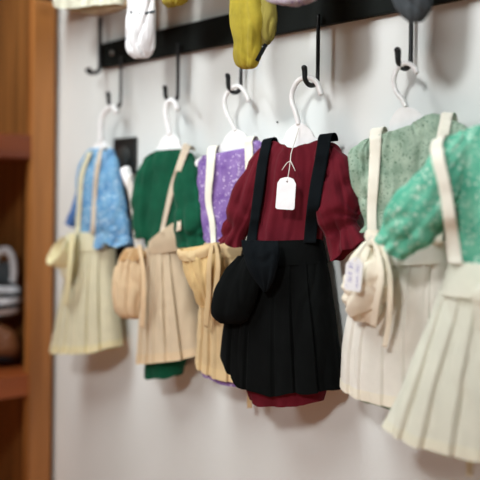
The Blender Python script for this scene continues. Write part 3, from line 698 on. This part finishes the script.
loft('waistband', pl, [((450, 260), (573, 266), 25, 16, 0), ((447, 274), (575, 281), 28, 17, 0), ((441, 293), (580, 302), 31, 20, 0)], M['cream_m'], a, seg=160, wr=(.8, 40, 10), reg='mint', seed=56)
ribbon('strap', pl, [((430, 150), (442.5, 146)), ((433, 165), (445.5, 162)), ((439, 190), (451.5, 189)), ((444, 225), (457, 225)), ((448, 264), (463, 264))], M['strap_w'], a, 'mint', over=22)
ribbon('strap', pl, [((562, 124), (577, 124)), ((560, 150), (575, 150)), ((556, 200), (571, 200)), ((552, 268), (567, 268))], M['strap_w'], a, 'mint', over=22)
bw = loft('bow', pl, [((473, 290), (472, 300), 5, 4, 36), ((482, 284), (482, 306), 9, 6, 40), ((500, 278), (500, 314), 12, 8, 42), ((515, 282), (515, 310), 8, 6, 40), ((522, 290), (522, 302), 4, 3, 38)], M['cream_m'], a, seg=80, wr=(1.5, 60, 30), cap0=True, cap1=True, seed=57)
ribbon('tail', pl, [((472, 292), (482, 290)), ((475, 310), (484, 309)), ((476, 330), (485, 332))], M['cream_m'], bw, vs_list=[44, 46, 46])
ribbon('tie', pl, [((467, 430), (475, 430)), ((467, 455), (474, 456)), ((466, 476), (473, 477))], M['cream_mh'], a, vs_list=[-10, -12, -12])

# ------------------------------------------------------------------ the shelf above, with bonnets hanging over its edge
SZ = CAMZ + .325; SY = -.085
sh = thing('wall_shelf', 'black wall shelf above the coat rack', 'shelf', Vector((-.6, -.05, SZ)))
box('board', (on_y(70, 0, 0).x, SY, SZ), (.35, -.0005, SZ + .014), M['black_wood'], sh)
for xx in (-1.0, -.45, .1): box('bracket', (xx - .006, SY + .012, SZ + .0145), (xx + .006, -.0005, SZ + .05), M['iron'], sh)
ps = Plane(on_y(200, 0, SY - .02), 0)
def hang_thing(name, label, cat, base, g=None): return thing(name, label, cat, ps.wp(*base), g)
TZ = SZ + .023
def topy(px, v=0.): # pixel row of the top of the shelf for this column on the hanging plane
    lo, hi = -600., 200.
    for _ in range(40):
        m_ = (lo + hi) / 2
        if ps.wp(px, m_, v).z > TZ: lo = m_
        else: hi = m_
    return lo
def draped(parent, name, rows, mat, top_l, top_r, **k):
    t = [((top_l, topy(top_l, v)), (top_r, topy(top_r, v)), 5, 5, v * 1000) for v in (-.07, -.045, -.02)] + [((top_l, topy(top_l) + 2), (top_r, topy(top_r) + 2), 6, 5, 0)]
    return loft(name, ps, t + rows, mat, parent, cap0=True, cap1=k.pop('cap', True), **k)
g = 'bonnets on the shelf above the rack'
o = hang_thing('doll_bonnet', 'cream bonnet with ruffled brim at the top left corner', 'bonnet', (100, 12), g)
draped(o, 'crown', [((66, -40), (125, -46), 14, 10, 0), ((60, -8), (125, -10), 20, 14, 0), ((57, 0), (125, -2), 22, 14, 0), ((58, 8), (125, 5), 20, 14, 0, (0, 4, 4, 2, 0))], M['offw'], 72, 122, seg=160, wr=(2.4, 60, 30), disp=gather(1.5, 2.5, 8), cap=False, seed=61)
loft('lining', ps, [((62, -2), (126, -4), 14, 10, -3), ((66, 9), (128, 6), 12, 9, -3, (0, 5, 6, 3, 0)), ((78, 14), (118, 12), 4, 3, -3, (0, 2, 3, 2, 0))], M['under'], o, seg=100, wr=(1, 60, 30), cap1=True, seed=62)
o = hang_thing('doll_bonnet', 'white crinkled bonnet hanging limp over the left end of the rack', 'bonnet', (140, 60), g)
draped(o, 'crown', [((128, -30), (156, -34), 9, 7, 4), ((128.5, 4), (155, 3), 10, 7, 4), ((127.5, 12), (155, 11), 10, 7, 4), ((127, 26), (154.5, 25), 12, 8, 4), ((127.5, 42), (153, 41), 12, 8, 4), ((129.5, 53), (150.5, 52), 10, 7, 4), ((135, 59), (147, 58), 5, 4, 4)], M['white'], 130, 156, seg=160, wr=(3.4, 90, 16), disp=gather(1.4, 1, 7), seed=63)
ribbon('drawstring', ps, [((128, 10.5), (128, 13)), ((141, 12.5), (141, 15)), ((155, 10), (155, 12.5))], M['grey'], o, vs_list=[8, 13, 8])
o = hang_thing('doll_bonnet', 'small piece of pale yellow bonnet peeking down from the top edge', 'bonnet', (178, 9), g)
draped(o, 'crown', [((164, -40), (200, -44), 10, 7, 0), ((162, -8), (198, -14), 13, 9, 0), ((163, 2), (190, -3), 11, 8, 0, (0, 2, 3, 2, 0)), ((168, 8), (182, 5), 4, 3, 0)], M['yellow'], 166, 198, seg=100, wr=(2, 70, 30), disp=gather(1, 1.5, 7), seed=64)
o = hang_thing('doll_bonnet', 'yellow gauzy bonnet hanging long in front of the black rack', 'bonnet', (248, 68), g)
draped(o, 'crown', [((238, -50), (276, -56), 10, 8, 0), ((233, -4), (262, -8), 12, 9, 2), ((233, 22), (264, 20), 14, 10, 3), ((237, 42), (261, 40), 13, 9, 3), ((236, 55), (260, 56), 12, 9, 3), ((238, 65), (256, 66), 8, 6, 3), ((243, 69), (251, 69), 3, 3, 3)], M['yellow'], 240, 272, seg=130, wr=(1.8, 60, 14), disp=gather(1, 1.2, 5), seed=65)
loft('brim', ps, [((252, -50), (284, -56), 8, 6, -6), ((254, -4), (275, -6), 9, 7, -4), ((254, 22), (276, 20), 9, 7, -2), ((254, 38), (273, 37), 7, 6, -2), ((258, 46), (268, 44), 3, 3, -2)], M['yellow2'], o, seg=90, wr=(2.4, 80, 20), cap0=True, cap1=True, seed=66)
ribbon('ribbon', ps, [((264, 43), (268, 45)), ((260, 51), (263.5, 53)), ((255, 60), (258.5, 62))], M['black'], o, vs_list=[8, 8, 8], label='black ribbon end')
o = hang_thing('doll_bonnet', 'lilac printed bonnet edge showing above the burgundy hanger', 'bonnet', (290, 3), g)
draped(o, 'crown', [((276, -60), (329, -75), 12, 8, 24), ((262, -16), (328, -26), 14, 8, 32), ((264, -1), (322, -7), 12, 8, 32, (0, 4, 5, 4, 0)), ((272, 3), (314, -2), 6, 4, 32, (0, 3, 5, 4, 0))], M['lilac'], 292, 334, seg=120, wr=(2, 60, 30), disp=gather(1, 1.6, 7), seed=67)
o = hang_thing('doll_bonnet', 'grey bonnet tip hanging over the rack above the sage dress', 'bonnet', (412, 18), g)
draped(o, 'crown', [((394, -70), (440, -85), 12, 8, 0), ((391, -20), (436, -28), 13, 9, 0), ((394, 2), (433, 0), 12, 8, 0), ((401, 15), (427, 14), 8, 6, 0), ((407, 22), (419, 22), 3, 3, 0)], M['grey'], 396, 438, seg=120, wr=(2.2, 60, 30), disp=gather(1, 1.4, 6), seed=68)

# ------------------------------------------------------------------ things on the wooden shelf
pw = Plane(on_x(10, 300, XF - .075), 55)
t = thing('striped_bag', 'black and white striped cloth bag with looped handle on the wooden shelf', 'bag', pw.wp(5, 316))
tube('handle', [pw.wp(-12, 300), pw.wp(-8, 270), pw.wp(-2, 254), pw.wp(6, 250), pw.wp(12, 257), pw.wp(14, 272), pw.wp(12, 286)], [.006, .006, .0065, .007, .0065, .006, .006], M['knit'], t, 12, 6)
loft('lining', pw, [((-8, 262), (10, 262), 5, 5, -6), ((-10, 275), (13, 276), 8, 8, -6), ((-10, 292), (14, 290), 9, 9, -6)], M['grey'], t, seg=60, cap0=True, cap1=True, wr=(1, 40, 40), seed=71)
loft('body', pw, [((-40, 278), (12, 281), 14, 14, 0), ((-42, 290), (20, 288), 26, 22, 0), ((-42, 305), (22, 300), 28, 24, 0), ((-38, 318), (18, 312), 22, 18, 0), ((-30, 322), (8, 318), 8, 8, 0)], M['stripe'], t, seg=90, cap0=True, cap1=True, wr=(3, 30, 30), seed=72)
t = thing('leather_case', 'brown rounded leather case lying under the striped bag', 'case', pw.wp(5, 368))
loft('body', pw, [((-34, 322), (4, 324), 14, 14, 0), ((-38, 330), (15, 332), 22, 20, 0), ((-40, 343), (20, 346), 24, 22, 0), ((-40, 351), (18, 355), 20, 18, 0)], M['brown'], t, seg=90, e=.6, cap0=True, cap1=True, wr=(1.5, 20, 20), seed=73)
loft('base', pw, [((-40, 350), (18, 354), 19, 18, 0), ((-38, 354), (15, 358), 18, 17, 0), ((-36, 357), (14, 360), 17, 16, 0)], M['dark'], t, seg=90, e=.6, cap0=True, cap1=True, wr=(.6, 20, 20), seed=74)

# ------------------------------------------------------------------ light
def area(name, loc, target, size, power, col, sy=None, spread=180):
    l = bpy.data.lights.new(name, 'AREA'); l.energy = power; l.color = col; l.size = size; l.spread = math.radians(spread)
    if sy: l.shape = 'RECTANGLE'; l.size_y = sy
    o = bpy.data.objects.new(name, l); C.objects.link(o); o.location = loc
    o.rotation_euler = (Vector(target) - Vector(loc)).to_track_quat('-Z', 'Y').to_euler(); return o
area('ceiling_light', (-1.0, -.72, 2.5), (-.95, -.1, 1.55), .45, 16, (.95, 1, 1), .8)
area('room_light', (.1, -1.9, 2.45), (-.74, 0, 1.64), .25, 2.3, (.985, 1, 1), spread=50)
area('left_fill', (-1.7, -1.7, 2.2), (-1.1, 0, 1.72), .5, 1.2, (.93, .97, 1), spread=50)  # unseen fill added for the brighter wall at the left
area('low_warm_fill', (-.5, -1.3, .25), (-.75, 0, .75), .9, 6.5, (1, .52, .3))  # unseen warm fill added to tint the lower wall
w = bpy.data.worlds.new('world'); bpy.context.scene.world = w; w.use_nodes = True
w.node_tree.nodes['Background'].inputs[0].default_value = (.92, .95, 1, 1); w.node_tree.nodes['Background'].inputs[1].default_value = .07
cam_d.dof.focus_distance = (PL[3].o - CAM).dot(fwd) - .02
vs_ = bpy.context.scene.view_settings
vs_.view_transform = 'Standard'; vs_.look = 'None'; vs_.exposure = 0
